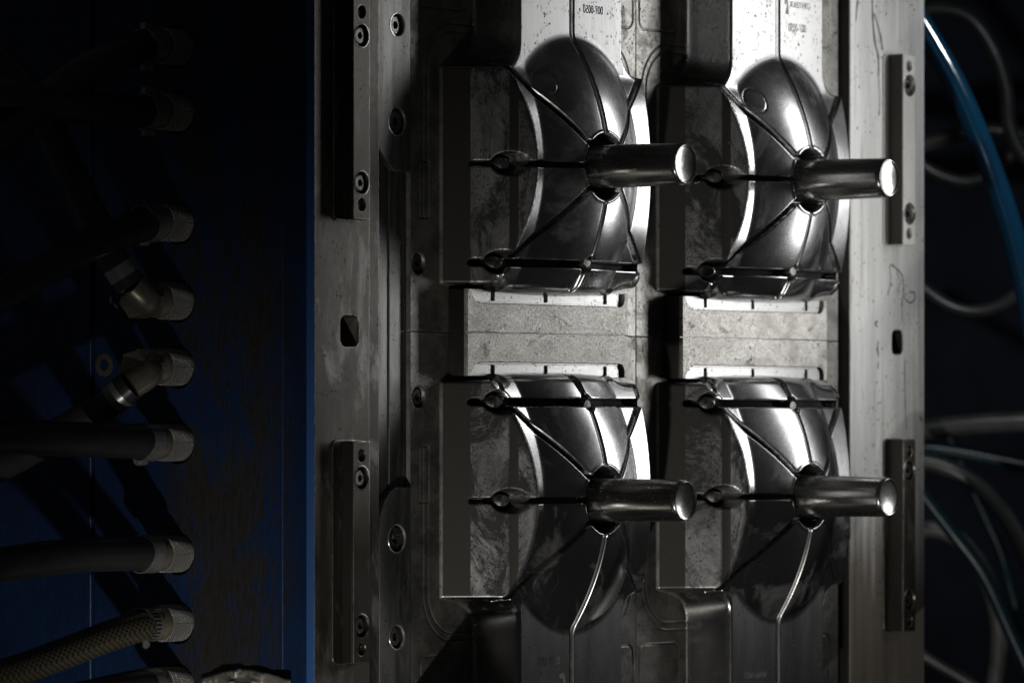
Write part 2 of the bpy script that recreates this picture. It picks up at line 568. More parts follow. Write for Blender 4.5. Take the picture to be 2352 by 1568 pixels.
def text_part(name, body, size, u, w, v, parent, mat, mirror=True, rot180=False, width=None, thick=0.5):
    cu = bpy.data.curves.new('tmp', 'FONT')
    cu.body = body
    cu.size = size * S
    cu.align_x, cu.align_y = 'CENTER', 'CENTER'
    cu.extrude = thick * S / 2
    ob = bpy.data.objects.new('tmp', cu)
    me = bpy.data.meshes.new_from_object(ob)
    bpy.data.objects.remove(ob); bpy.data.curves.remove(cu)
    n = len(me.vertices)
    co = np.empty(n * 3); me.vertices.foreach_get('co', co); co = co.reshape(-1, 3)
    wd = co[:, 0].max() - co[:, 0].min()
    kx = (width * S / wd) if width else 1.0
    sx = -1 if mirror else 1
    sy = 1
    if rot180:
        sx, sy = -sx, -sy
    out = np.stack([co[:, 0] * kx * sx + u * S, -(co[:, 2] + w * S), co[:, 1] * sy + v * S], 1)
    me.vertices.foreach_set('co', out.ravel())
    if sx * sy < 0:
        me.flip_normals()
    me.update()
    me.materials.clear()
    shift_mesh(me, parent)
    return link(name, me, mat, parent, None)

# ------------------------------------------------------------------ the core blocks (four moulding cores on two columns)
HUBV = {'top': 591.0, 'bot': -166.0}
COLU = {'left': 0.0, 'right': 850.0}
MIDV = 212.5

def smin(a, b, k):
    h = np.clip(0.5 + 0.5 * (b - a) / k, 0, 1)
    return b * (1 - h) + a * h - k * h * (1 - h)

def smax(a, b, k):
    return -smin(-a, -b, k)

def sstep(a, b, x):
    t = np.clip((x - a) / (b - a), 0, 1)
    return t * t * (3 - 2 * t)

def segd(u, v, a, b):
    du, dv = b[0] - a[0], b[1] - a[1]
    t = np.clip(((u - a[0]) * du + (v - a[1]) * dv) / (du * du + dv * dv), 0, 1)
    return np.hypot(u - a[0] - t * du, v - a[1] - t * dv)

SLOTS = [((-60, 0), (-296, 0), 6.5, 24), ((60, 0), (330, 0), 6.5, 24), ((0, 60), (0, 470), 7.5, 20), ((0, -60), (0, -277), 6.0, 16),
         ((-50, 44), (-247, 219), 7.0, 22), ((-50, -44), (-250, -222), 7.0, 22), ((50, 44), (266, 219), 7.0, 22), ((50, -44), (268, -222), 7.0, 22),
         ((-296, -222), (292, -222), 8.0, 46), ((-252, -225), (-238, -281), 6.0, 14), ((0, -225), (-16, -281), 6, 16), ((272, -222), (284, -285), 6, 18)]
HOLES = [(-246, 0, 26, 26, 60), (-256, -222, 27, 27, 60), (2, -222, 20, 19, 34), (278, -226, 14, 12, 30)]

def base_lines(u, v):
    d = np.full_like(u, 99.0)
    for sgn in (-1, 1):
        uu = u * sgn
        for r in (112.0, 94.0):
            # quarter arc round the shoulder, then straight down beside the core
            a = np.abs(np.hypot(uu - 290, v - 205) - r)
            a = np.where((uu > 290) & (v > 205), a, 99)
            b = np.where((v <= 205) & (v > -120), np.abs(uu - (290 + r)), 99)
            c = np.where((uu <= 290) & (uu > 205), np.abs(v - (205 + r)), 99)
            d = np.minimum(d, np.minimum(a, np.minimum(b, c)))
        # rounded vent lands
        q = np.hypot(np.maximum(np.abs(uu - 330) - 60, 0), np.maximum(np.abs(v - 430) - 60, 0)) - 22
        d = np.minimum(d, np.abs(q))
        q2 = np.hypot(np.maximum(np.abs(uu - 398) - 14, 0), np.maximum(np.abs(v + 60) - 60, 0)) - 3
        d = np.minimum(d, np.abs(q2))
    return d

def core_height(u, v, bolts=()):
    hh = 46.0 * (1 - (u / 182.0) ** 2)
    top = 176.0 + smax(hh, np.zeros_like(u), 3.0) - 0.00115 * v * v
    neck = np.where(v > 120, 120.0, -50.0)
    top = smax(top, neck, 9.0)
    ua = np.where(u > 0, np.maximum(u - 26, 0), -u)          # the far flank stands a little further out
    sl = smin(1.3 * (339 - ua) + 9, 14.0 * (341.5 - ua), 4.0)
    W = smin(top, sl, 5.0)
    d1 = np.minimum(v + 268, 218 - v)
    d2 = np.minimum(200 - np.abs(u), v + 268)
    sd = smax(d1, d2, 70.0)
    Rr = 6 + 13 * sstep(-215, -235, v) * sstep(-262, -225, u)
    sc = np.clip(sd, 0, None)
    drop = np.where(sc < Rr, Rr - np.sqrt(np.maximum(Rr ** 2 - (Rr - np.minimum(sc, Rr)) ** 2, 0)), 0)
    W = W - drop + np.where(sd < 0, np.where(v > 0, 7.0, 11.0) * sd, 0)
    base = -2.6 * (1 - sstep(0.8, 3.0, base_lines(u, v)))
    body = W
    W = smax(body, base, 12.0)
    W = np.where(body < base - 12, base, W)
    on = sstep(4, 14, body)
    carve = np.zeros_like(u)
    frac = np.zeros_like(u)
    for a, b, hw, dep in SLOTS:
        dd = segd(u, v, a, b)
        carve = np.maximum(carve, dep * (1 - sstep(hw - 2.0, hw + 1.6, dd)))
        frac = np.maximum(frac, 1 - sstep(hw - 2.0, hw + 1.6, dd))
    W = W - carve * on
    hole = np.zeros_like(u)
    for cu_, cv_, rx, ry, dep in HOLES:
        r = np.hypot((u - cu_) / rx, (v - cv_) / ry)
        W = W - (dep * (1 - sstep(0.90, 1.00, r)) + 4.0 * (1 - sstep(0.98, 1.16, r))) * on
        hole = np.maximum(hole, (r < 0.93) * 1.0)
    r = np.hypot(u, v)
    W = W + 2.2 * np.exp(-((r - 80) / 3.0) ** 2)
    m = 1 - sstep(74, 77, r)
    W = W * (1 - m) + np.minimum(W, 150.0) * m
    rr = np.abs(np.hypot(u + 146, v - 186) - 29)
    W = W - 1.6 * (1 - sstep(0.6, 2.6, rr))
    for bu, bv, br in bolts:
        r = np.hypot(u - bu, v - bv)
        W = W - 26 * (1 - sstep(br - 1, br + 1.5, r))
        hole = np.maximum(hole, (r < br) * 1.0)
    # shallow vertical groove band on the sloping side
    gb = sstep(-249, -247.5, u) * (1 - sstep(-237.5, -236, u)) * (np.abs(v) < 214)
    W = W - 1.5 * gb
    return W, body, frac, hole

def build_core(parent, hubu, row, u0, u1, bolts=()):
    sg = 1.0 if row == 'top' else -1.0
    hv = HUBV[row]
    va, vb = -(hv - MIDV) * sg + 0.6, 530.0        # local v from the parting line to out of frame
    us = np.arange(u0, u1 + 0.01, 2.0)
    us = np.linspace(u0, u1, len(us))
    vsn = np.linspace(va, vb, int((vb - va) / 2.0))
    U, V = np.meshgrid(us, vsn, indexing='xy')
    W, body, carve, hole = core_height(U, V, bolts)
    # skirt down the edges
    nu, nv = len(us), len(vsn)
    Up = np.pad(U, 1, mode='edge'); Vp = np.pad(V, 1, mode='edge'); Wp = np.pad(W, 1, constant_values=-58.0)
    for arr, src in ((Up, U), (Vp, V)):
        pass
    nu2, nv2 = nu + 2, nv + 2
    co = np.stack([Up * S, -Wp * S, Vp * sg * S], -1).reshape(-1, 3)
    idx = np.arange(nu2 * nv2).reshape(nv2, nu2)
    q = np.stack([idx[:-1, :-1], idx[:-1, 1:], idx[1:, 1:], idx[1:, :-1]], -1).reshape(-1, 4)
    if sg < 0:
        q = q[:, ::-1]
    me = bpy.data.meshes.new('core_body')
    me.vertices.add(len(co)); me.vertices.foreach_set('co', co.ravel())
    me.loops.add(q.size); me.loops.foreach_set('vertex_index', q.ravel().astype(np.int32))
    me.polygons.add(len(q))
    me.polygons.foreach_set('loop_start', np.arange(0, q.size, 4, dtype=np.int32))
    me.polygons.foreach_set('loop_total', np.full(len(q), 4, dtype=np.int32))
    # materials by zone
    def cell(a, pad=0.0):
        p = np.pad(a, 1, mode='edge')
        return (p[:-1, :-1] + p[1:, 1:] + p[:-1, 1:] + p[1:, :-1]) / 4
    u_, v_, b_, c_, h_, w_ = cell(U), cell(V), cell(body), cell(carve), cell(hole), cell(W)
    mi = np.full(u_.shape, 2)
    onb = b_ > 6
    mi[onb] = 0
    mi[onb & (u_ < -200) & (1.3 * (339 - np.abs(u_)) < 176 - 0.00115 * v_ ** 2 + 2) & (v_ < 219)] = 1
    mi[onb & ((u_ < -302) | ((u_ > -248.5) & (u_ < -236.5) & (np.abs(v_) < 212))) & (v_ < 219)] = 3
    mi[onb & (np.abs(u_) < 205) & (v_ > 160) & (w_ < 122.5) & (w_ > 116)] = 4
    mi[onb & (u_ < -196) & (v_ > 214)] = 0
    mi[(c_ > 0.8) & onb] = 5
    mi[h_ > 0.5] = 5
    mi[(np.hypot(u_, v_) < 75)] = 5
    me.polygons.foreach_set('material_index', mi.ravel().astype(np.int32))
    me.update()
    me.validate()
    o = link('core_body', me, ['dome', 'slant', 'base', 'matte', 'neck', 'slot'], parent, 180)
    # details set into the body
    def surf(u, v):
        return core_height(np.array([[float(u)]]), np.array([[float(v)]]), bolts)[0][0, 0]
    def loc(u, v):
        return hubu + u, hv + v * sg
    cu_, cv_ = loc(0, 0)
    pin = lathe('core_pin', [(50.5, 150), (50.5, 196), (50, 200), (49.3, 214), (48.6, 300), (47.5, 424), (46.8, 429), (45.6, 433.5), (44.2, 436),
                             (42.6, 437), (41.6, 436.8), (40.8, 436.0), (40.0, 434.9), (36, 433.9), (30, 432.7), (22, 431.4), (12, 430.4), (0.01, 430.0)],
                (cu_, 0, cv_), 'W', 'pin', parent, 64, 40)
    lathe('hub_seat', [(50.6, 168), (58, 168), (60, 166), (60, 149)], (cu_, 0, cv_), 'W', 'shade_tone', parent, 64, 40)
    for hu, hvv, rr in ((-246, 0, 14), (-256, -222, 14), (2, -222, 10)):
        a, b = loc(hu, hvv)
        s0 = 1.3 * (339 - abs(hu)) if hu < -200 else 160
        # slanted-tip ejector pin standing in the socket
        vs_, fs = [], []
        n = 18
        for k, (rad, z, tilt) in enumerate(((rr, s0 - 62, 0), (rr, s0 - 22, 1), (rr * 0.82, s0 - 19.5, 1), (0.01, s0 - 19.5, 1))):
            for i in range(n):
                t = 2 * math.pi * i / n
                x, y = rad * math.cos(t), rad * math.sin(t)
                vs_.append((a + x, z + tilt * (1.1 * x), b + y))
        for j in range(3):
            for i in range(n):
                k = (i + 1) % n
                fs.append((j * n + i, j * n + k, (j + 1) * n + k, (j + 1) * n + i))
        raw('ejector_pin', vs_, fs, 'screw', parent, 30)
        raw('stop_blade', [(a - rr * 1.2, s0 - 45, b + 5), (a + rr * 1.5, s0 - 8, b + 5), (a + rr * 1.5, s0 - 8, b + 11), (a - rr * 1.2, s0 - 45, b + 11),
                           (a - rr * 1.2, s0 - 60, b + 5), (a + rr * 1.5, s0 - 60, b + 5), (a + rr * 1.5, s0 - 60, b + 11), (a - rr * 1.2, s0 - 60, b + 11)],
            [(0, 1, 2, 3), (0, 4, 5, 1), (3, 2, 6, 7), (0, 3, 7, 4), (1, 5, 6, 2)], 'clamp', parent, None)
    a, b = loc(4, -214)
    lathe('edge_boss', [(15, 130), (15, 158), (13, 161), (0.01, 161.5)], (a, 0, b), 'W', 'shade_tone', parent, 24, 40)
    return surf

core_labels = {
    ('left', 'top'): 'domed steel core with pin, upper left of four, bright neck with only a number',
    ('right', 'top'): 'domed steel core with pin, upper right of four, name engraved on bright neck',
    ('left', 'bot'): 'domed steel core with pin, lower left of four, grey neck below it',
    ('right', 'bot'): 'domed steel core with pin, lower right of four, beside the dark guide bar'}
SURF, CORE = {}, {}
for cname in ('left', 'right'):
    for row in ('top', 'bot'):
        hu = COLU[cname]
        u0, u1 = (-450.0, 424.0) if cname == 'left' else (-424.0, 450.0)
        t = thing('mould_core', core_labels[(cname, row)], 'mould core', (hu, 0, HUBV[row]), 'domed mould cores')
        bolts = []
        if cname == 'left':
            px = (962, 605) if row == 'top' else (962, 912)
            a, b = pw(px[0], px[1], 0)
            bolts = [(a - hu, (b - HUBV[row]) * (1 if row == 'top' else -1), 23)]
        SURF[(cname, row)] = build_core(t, hu, row, u0, u1, bolts)
        CORE[(cname, row)] = t
        for bu, bv, br in bolts:
            screw(t, hu + bu, 0, HUBV[row] + bv * (1 if row == 'top' else -1), br - 4, 5)

# engraved writing on the necks (cut in mirror writing, as in any mould)
a, b = pw(1362, 24, 120)
text_part('engraved_number', '007-0050', 27, a, 120.2, b, CORE[('left', 'top')], 'ink', width=78)
a, b = pw(1831, 66, 120)
text_part('engraved_number', '007-0050', 28, a, 120.2, b, CORE[('right', 'top')], 'engrave', width=76)
a, b = pw(1838, 14, 120)
text_part('engraved_name', 'CONTENUR', 21, a, 120.2, b, CORE[('right', 'top')], 'engrave', width=92)
a, b = pw(1807, 14, 120)
lg = CORE[('right', 'top')]
raw('engraved_logo', [(a - 9, 120.3, b + 22), (a + 4, 120.3, b + 22), (a + 9, 120.3, b - 20), (a - 6, 120.3, b - 20), (a + 1, 120.3, b + 6), (a - 9, 120.3, b + 2)],
    [(0, 5, 4, 1), (1, 4, 3, 2)], 'engrave', lg, None)
a, b = pw(1262, 1515, 120)
text_part('engraved_number', '007-0050', 28, a, 120.2, b, CORE[('left', 'bot')], 'engrave', rot180=True, width=80)
a, b = pw(1736, 1548, 120)
text_part('engraved_name', 'CONTENUR', 20, a, 120.2, b, CORE[('right', 'bot')], 'engrave', rot180=True, width=92)
a, b = pw(1290, 1561, 120)
raw('engraved_logo', [(a - 10, 120.3, b + 16), (a + 12, 120.3, b + 16), (a + 17, 120.3, b - 18), (a + 4, 120.3, b - 18), (a + 4, 120.3, b + 4), (a - 8, 120.3, b + 4)],
    [(0, 1, 4, 5), (1, 2, 3, 4)], 'engrave', CORE[('left', 'bot')], None)

def on_core(x, y, key, lift=0.6):
    cname, row = key
    sg = 1 if row == 'top' else -1
    w = 100.0
    for _ in range(40):
        u, v = pw(x, y, w)
        w2 = SURF[key](u - COLU[cname], (v - HUBV[row]) * sg)
        w = w + 0.35 * (w2 - w)
    u, v = pw(x, y, w)
    return (u, w + lift, v)

def scratch(name, key, pts, r=1.1, mat='scratch'):
    path = [on_core(x, y, key) for x, y in pts]
    tube(name, path, r, mat, CORE[key], 6, 4)

# hand scratched tool marks
K = ('right', 'top')
scratch('scratched_mark', K, [(1585, 416), (1583, 422), (1588, 421)])
scratch('scratched_mark', K, [(1597, 421), (1603, 413), (1607, 416), (1600, 421)])
scratch('scratched_mark', K, [(1672, 327), (1680, 331), (1684, 345), (1685, 356)])
scratch('scratched_mark', K, [(1574, 532), (1577, 545), (1574, 556), (1578, 566)])
scratch('scratched_mark', K, [(1576, 578), (1582, 588), (1584, 582), (1590, 594)])
K = ('left', 'top')
scratch('scratched_mark', K, [(1139, 392), (1141, 401), (1146, 406)])
scratch('scratched_mark', K, [(1089, 576), (1090, 588)])
K = ('left', 'bot')
scratch('scratched_mark', K, [(1206, 1178), (1203, 1192), (1202, 1202), (1206, 1204), (1208, 1194)], 0.8)

# ------------------------------------------------------------------ the two inserts between the cores
for cname, label in (('left', 'stained shut-off insert with bright ledges between the left pair of domed cores'),
                     ('right', 'pale shut-off insert with bright ledges between the right pair, beside the pale rail')):
    hu = COLU[cname]
    t = thing('shut_off_insert', label, 'mould insert', (hu, 0, MIDV), 'inserts between the cores')
    uL, uR = hu - 312, hu + 312
    hgt = 98.0
    extr('insert_block', rrect(uL, MIDV - hgt, uR, MIDV + hgt, 4, 2), [], 2, 45.6, 2, 'shade_tone', t)
    extr('bright_ledge', rrect(uL + 1, MIDV - hgt, uR - 1, MIDV + hgt, 4, 2), [], 45.7, 48, 0.5, 'ledge', t)
    for sgn in (1, -1):
        # stained land: central field with a rim that returns round the right end of the ledge
        inner = 66
        pts = [(uL, 0.9), (uR, 0.9), (uR, hgt), (uR - 14, hgt)]
        for i in range(7):
            an = math.radians(0 - 90 * i / 6)
            pts.append((uR - 34 + 20 * math.cos(an), inner + 20 + 20 * math.sin(an)))
        pts += [(uL + 46, inner), (uL + 30, inner + 6), (uL + 18, inner + 18), (uL + 10, hgt), (uL, hgt)]
        pts = [(p, MIDV + q * sgn) for p, q in pts]
        if sgn < 0:
            pts = pts[::-1]
        extr('insert_land', pts, [], 46, 57, 1.2, 'insert', t)
        for uu in (-205, -2, 232):
            u_ = hu + uu
            extr('slot_shade_bar', [(u_ - 4, MIDV + sgn * 72), (u_ + 4, MIDV + sgn * 72), (u_ + 4, MIDV + sgn * 97), (u_ - 4, MIDV + sgn * 97)][::sgn], [], 46, 50.5, 0.4, 'ink', t)  # raised dark bars stand in for the shade of narrow slots
        # raised bright lip along the ledge
        extr('ledge_lip', [(uL + 48, MIDV + sgn * 66.5), (uR - 36, MIDV + sgn * 66.5), (uR - 36, MIDV + sgn * 70), (uL + 48, MIDV + sgn * 70)][::sgn], [], 46, 53, 0.6, 'ledge', t)

# ------------------------------------------------------------------ left frame of the mould base with its painted side
WL = 20.0
u1 = pw(722, 780, WL)[0]
uB = u1 - 12.0
VT, VB = 1180.0, -760.0
frame = thing('painted_mould_block', 'blue painted mould base with bare steel front edge, left of the cores', 'mould', (u1, 0, VB))
uF = pw(858, 780, WL)[0]
slot_c = pw(803, 760, WL)
hole = rrect(slot_c[0] - 33, slot_c[1] - 34, slot_c[0] + 33, slot_c[1] + 34, 18)
uu0 = pw(849, 780, WL)[0]
extr('front_face', [(u1, VB), (uu0, VB), (uu0, VT), (u1, VT)], [hole], -80, WL, 1.6, 'frame', frame)
extr('slot_floor', rrect(slot_c[0] - 36, slot_c[1] - 36, slot_c[0] + 36, slot_c[1] + 36, 18), [], -84, -81, 0.5, 'slot', frame)
# lower step beside the front face
uu1 = pw(868, 780, 8)[0]
extr('step_face', [(uu0 + 0.5, VB), (uu1, VB), (uu1, VT), (uu0 + 0.5, VT)], [], -40, 12, 2.5, 'frame', frame)
uE = pw(944, 780, -12)[0]
um = pw(893, 780, -12)[0]
extr('channel_floor', [(uu1 + 0.5, VB), (um, VB), (um, VT), (uu1 + 0.5, VT)], [], -45, -14, 1, 'strip', frame)
extr('channel_floor', [(um + 0.4, VB), (uE, VB), (uE, VT), (um + 0.4, VT)], [], -45, -11, 2, 'strip', frame)
# raised wear strips with cut-off corners
def strip(xyc, bolts_px, mat='strip'):
    w1 = 6.0
    pts = [pw(x, y, w1) for x, y in xyc]
    hs, cs = [], []
    for x, y, r in bolts_px:
        a, b = pw(x, y, w1)
        hs.append(circ(a, b, r)); cs.append((a, b, r))
    o = extr('wear_strip', pts, hs, -12, w1, 2.0, mat, frame)
    for a, b, r in cs:
        s = screw(o, a, w1, b, r - 3.5, 6)
        lathe('bore_rim', [(r + 3.5, w1 - 0.5), (r + 2.5, w1 + 0.9), (r + 0.4, w1 + 0.6), (r - 1.0, w1 - 3)], (a, 0, b), 'W', 'clamp', o, 32, 60)
    return o
strip([(867, -160), (867, 333), (886, 365), (906, 392), (943, 396), (943, -160)], [(913, 58, 25), (912, 279, 30)])
strip([(943, 1118), (912, 1118), (897, 1128), (884, 1148), (874, 1185), (872, 1230), (872, 1720), (943, 1720)], [(912, 1236, 30), (912, 1462, 26)])
# painted side: three plates of the stack
FIT_Y = [109, 259, 513, 692, 843, 1016, 1271, 1429, 1572]
fit_c = [pu(408, y, uB) for y in FIT_Y]
wS1 = pu(650, 780, uB)[0]
wS2 = pu(217, 780, uB)[0]
wS3 = pu(209, 780, uB)[0]
# front plate with its bright chamfer
prof = [(uB, wS1 + 0.4), (uB, WL - 12), (u1 - 0.2, WL - 0.2), (u1 + 12, -40), (u1 + 12, wS1 + 0.4)]
nv_ = 2
vsx = [(p, q, VB) for p, q in prof] + [(p, q, VT) for p, q in prof]
k = len(prof)
fsx = [tuple(range(k))[::-1], tuple(range(k, 2 * k))] + [(i, (i + 1) % k, k + (i + 1) % k, k + i) for i in range(k)]
o = raw('side_plate', vsx, fsx, ['blue', 'blue_edge'], frame, None)
o.data.polygons[3].material_index = 1
import bmesh
bm = bmesh.new(); bm.from_mesh(o.data); bmesh.ops.recalc_face_normals(bm, faces=bm.faces); bm.to_mesh(o.data); bm.free()
extr('side_plate', [(wS2, VB), (wS1 - 0.4, VB), (wS1 - 0.4, VT), (wS2, VT)], [circ(a, b, 47, 36) for a, b in fit_c], uB, uB + 70, 2.2, 'blue', frame, 'U')
extr('side_plate', [(wS3 - 900, VB), (wS3, VB), (wS3, VT), (wS3 - 900, VT)], [], uB - 1, uB + 70, 5.0, 'blue', frame, 'U')
raw('stack_core', [(uB + 74, wS3 - 900, VB), (uB + 74, WL - 60, VB), (uB + 74, WL - 60, VT), (uB + 74, wS3 - 900, VT)], [(0, 1, 2, 3)], 'slot', frame, None)
# worn ring and white paint splash on the painted side
a, b = pu(240, 838, uB)
lathe('worn_ring', [(13, -0.2), (13, 1.0), (26, 1.0), (26, -0.2)], (uB, a, b), '-U', 'bare', frame, 30, 60)
for pts in ([(256, 680), (255, 690), (259, 697)], [(264, 697), (268, 705), (272, 704)], [(276, 693), (281, 700), (288, 703), (284, 690)]):
    path = []
    for x, y in pts:
        w_, v_ = pu(x, y, uB)
        path.append((uB - 0.5, w_, v_))
    tube('paint_splash', path, 3.2, 'paint', frame, 8, 4)

# added unseen pillar below the view, casts shade on the lower left neck
lathe('shade_pillar', [(118, WL - 30), (118, WL + 6), (108, WL + 8), (105, WL + 14), (105, 268), (99, 278), (60, 281), (0.01, 281)], (-450, 0, -722), 'W', 'pin', frame, 48, 40)

# ------------------------------------------------------------------ right rail
uR0 = pw(1953, 780, WL)[0]
uR1 = pw(2123, 780, WL)[0]
rail = thing('frame_rail', 'pale worn steel rail right of the cores, brown and dark towards its lower end', 'rail', (uR0, 0, VB))
slot_r = pw(2062, 786, WL)
hole = rrect(slot_r[0] - 27, slot_r[1] - 31, slot_r[0] + 27, slot_r[1] + 31, 15)
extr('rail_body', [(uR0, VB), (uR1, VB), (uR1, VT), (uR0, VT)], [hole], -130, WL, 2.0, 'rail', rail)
extr('slot_floor', rrect(slot_r[0] - 30, slot_r[1] - 33, slot_r[0] + 30, slot_r[1] + 33, 15), [], -134, -131, 0.5, 'slot', rail)
extr('rail_flank_shade', [(-128, VB + 2), (WL - 2.2, VB + 2), (WL - 2.2, VT - 2), (-128, VT - 2)], [], uR0 - 3, uR0 + 0.5, 0.8, 'shade_tone', rail, 'U')  # added dark plate, paints the rail's left wall as shaded
extr('slot_shade_sleeve', rrect(slot_r[0] - 26.6, slot_r[1] - 30.6, slot_r[0] + 26.6, slot_r[1] + 30.6, 15), [rrect(slot_r[0] - 24.5, slot_r[1] - 28.5, slot_r[0] + 24.5, slot_r[1] + 28.5, 13)], -130, WL - 3, 0.3, 'shade_tone', rail)  # added dark sleeve, paints shade inside the slot
def on_rail(pts, ox, oy, sc):
    return [(*(lambda q: (q[0], WL + 0.4, q[1]))(pw((ox + x / sc) * 0.98, (oy + y / sc) * 0.98, WL)),) for x, y in pts]
def ink_line(name, pts, r, mat, parent):
    """a flat stroke lying on the rail face"""
    pp = spline(pts, 5)
    vs_, fs = [], []
    for i, p in enumerate(pp):
        d = pp[min(i + 1, len(pp) - 1)] - pp[max(i - 1, 0)]
        nrm = np.array([-d[2], 0, d[0]]); nrm /= max(np.linalg.norm(nrm), 1e-6)
        r_ = r * (0.6 + 0.8 * rnd.random())
        vs_ += [tuple(p + nrm * r_), tuple(p - nrm * r_)]
    for i in range(len(pp) - 1):
        fs.append((2 * i, 2 * i + 1, 2 * i + 3, 2 * i + 2))
    return raw(name, vs_, fs, mat, parent, None)
for pts, r in (([(335, 480), (355, 400), (352, 285), (390, 305), (430, 350), (440, 420), (440, 480), (460, 515), (490, 530), (515, 500), (510, 465), (480, 460)], 2.0),
               ([(432, 485), (430, 560), (430, 650)], 1.5), ([(395, 330), (420, 390), (400, 450), (420, 470)], 1.0)):
    ink_line('marker_scribble', on_rail(pts, 1960, 520, 2.8), r, 'ink_soft', rail)
for pts, r in (([(235, 0), (240, 150), (255, 290), (275, 380), (276, 500)], 3.2), ([(248, 90), (285, 220), (302, 330)], 3.0), ([(140, 0), (135, 60), (128, 140)], 2.5),
               ([(278, 510), (285, 640), (280, 760)], 2.0)):
    ink_line('drip_stain', on_rail(pts, 1960, 0, 2.8), r, 'ink_soft', rail)
for pts, r in (([(275, 780), (270, 830), (278, 885)], 2.6), ([(450, 900), (452, 1180), (460, 1360)], 1.6), ([(548, 1275), (556, 1295), (566, 1305)], 2.5),
               ([(268, 650), (255, 670), (270, 690)], 2.5), ([(275, 920), (272, 960)], 2.0)):
    ink_line('drip_stain', on_rail(pts, 1960, 520, 2.8), r, 'ink_soft', rail)

# ------------------------------------------------------------------ bolted guide bars (four)
def guide_bar(label, xs, y0, y1, ys_screw, ys_dowel, h, mat):
    xs0, xb, xf0, xf1 = xs
    ym = (max(y0, 0) + min(y1, 1568)) / 2
    wf = WL + h
    uA = pw(xs0, ym, WL + 4)[0]
    uBk = pw(xf0, ym, wf)[0]
    uC = pw(xf1, ym, wf)[0]
    va_, vb_ = pw(xf0, y1, wf)[1], pw(xf0, y0, wf)[1]
    t = thing('guide_bar', label, 'guide bar', (uBk, WL, va_), 'bolted guide bars')
    out = [(uBk + 2, va_), (uBk + 2, vb_)]
    # low foot with rounded outer corners, set on the plate
    rr = 16
    foot = []
    for cx, cy, a0 in ((uA + rr, vb_ + 2 - rr, 90), (uA + rr, va_ - 2 + rr, 180)):
        for i in range(6):
            an = math.radians(a0 + 90 * i / 5)
            foot.append((cx + rr * math.cos(an), cy + rr * math.sin(an)))
    foot += [(uC + 1, va_ - 2), (uC + 1, vb_ + 2)]
    extr('bar_foot', foot[::-1], [], WL + 0.3, WL + 4, 1.0, mat, t)
    xm = (xf0 + xf1) / 2
    hs, sc, dw = [], [], []
    for y in ys_screw:
        a, b = pw(xm, y, wf); hs.append(circ(a, b, 25)); sc.append((a, b))
    for y in ys_dowel:
        a, b = pw(xm, y, wf); hs.append(circ(a, b, 14, 20)); dw.append((a, b))
    extr('bar_block', [(uBk, va_), (uC, va_), (uC, vb_), (uBk, vb_)], hs, WL + 4.2, wf, 2.0, mat, t)
    extr('bar_flank_shade', [(WL + 4.4, va_ + 1), (wf - 2.2, va_ + 1), (wf - 2.2, vb_ - 1), (WL + 4.4, vb_ - 1)], [], uBk - 3, uBk + 0.5, 0.8, 'shade_tone', t, 'U')  # added dark plate, paints shade on the side turned from the key lamp
    for a, b in sc:
        screw(t, a, wf, b, 19, 5)
        lathe('bore_rim', [(28.5, wf - 0.5), (27, wf + 0.8), (25.3, wf + 0.6), (24, wf - 3)], (a, 0, b), 'W', 'screw', t, 32, 60)
    for a, b in dw:
        lathe('dowel', [(13.2, wf - 30), (13.2, wf - 9), (10, wf - 7), (0.01, wf - 7)], (a, 0, b), 'W', 'screw', t, 20, 40)
    return t
guide_bar('dark steel guide bar bolted at the upper left, cut off by the top edge', (766, 790, 812, 850), -90, 504, (82, 420), (28, 470), 33, 'bar')
guide_bar('brown steel guide bar bolted to the mould base, lower left of the cores', (764, 788, 812, 850), 1012, 1523, (1097, 1437), (1046, 1490), 33, 'bar')
guide_bar('pale faced guide bar bolted high on the pale right rail', (2030, 2035, 2075, 2103), 124, 562, (197, 491), (153, 537), 47, 'barpale')
guide_bar('dark guide bar bolted low on the pale right rail', (2030, 2035, 2075, 2103), 1008, 1450, (1080, 1377), (1036, 1424), 47, 'bar')

# ------------------------------------------------------------------ couplings and hoses on the painted side
def side(x, y, s):
    s = s * (1 - 0.12 * s / 760)
    w_, v_ = pu(x, y, uB - s)
    return (uB - s, w_, v_)

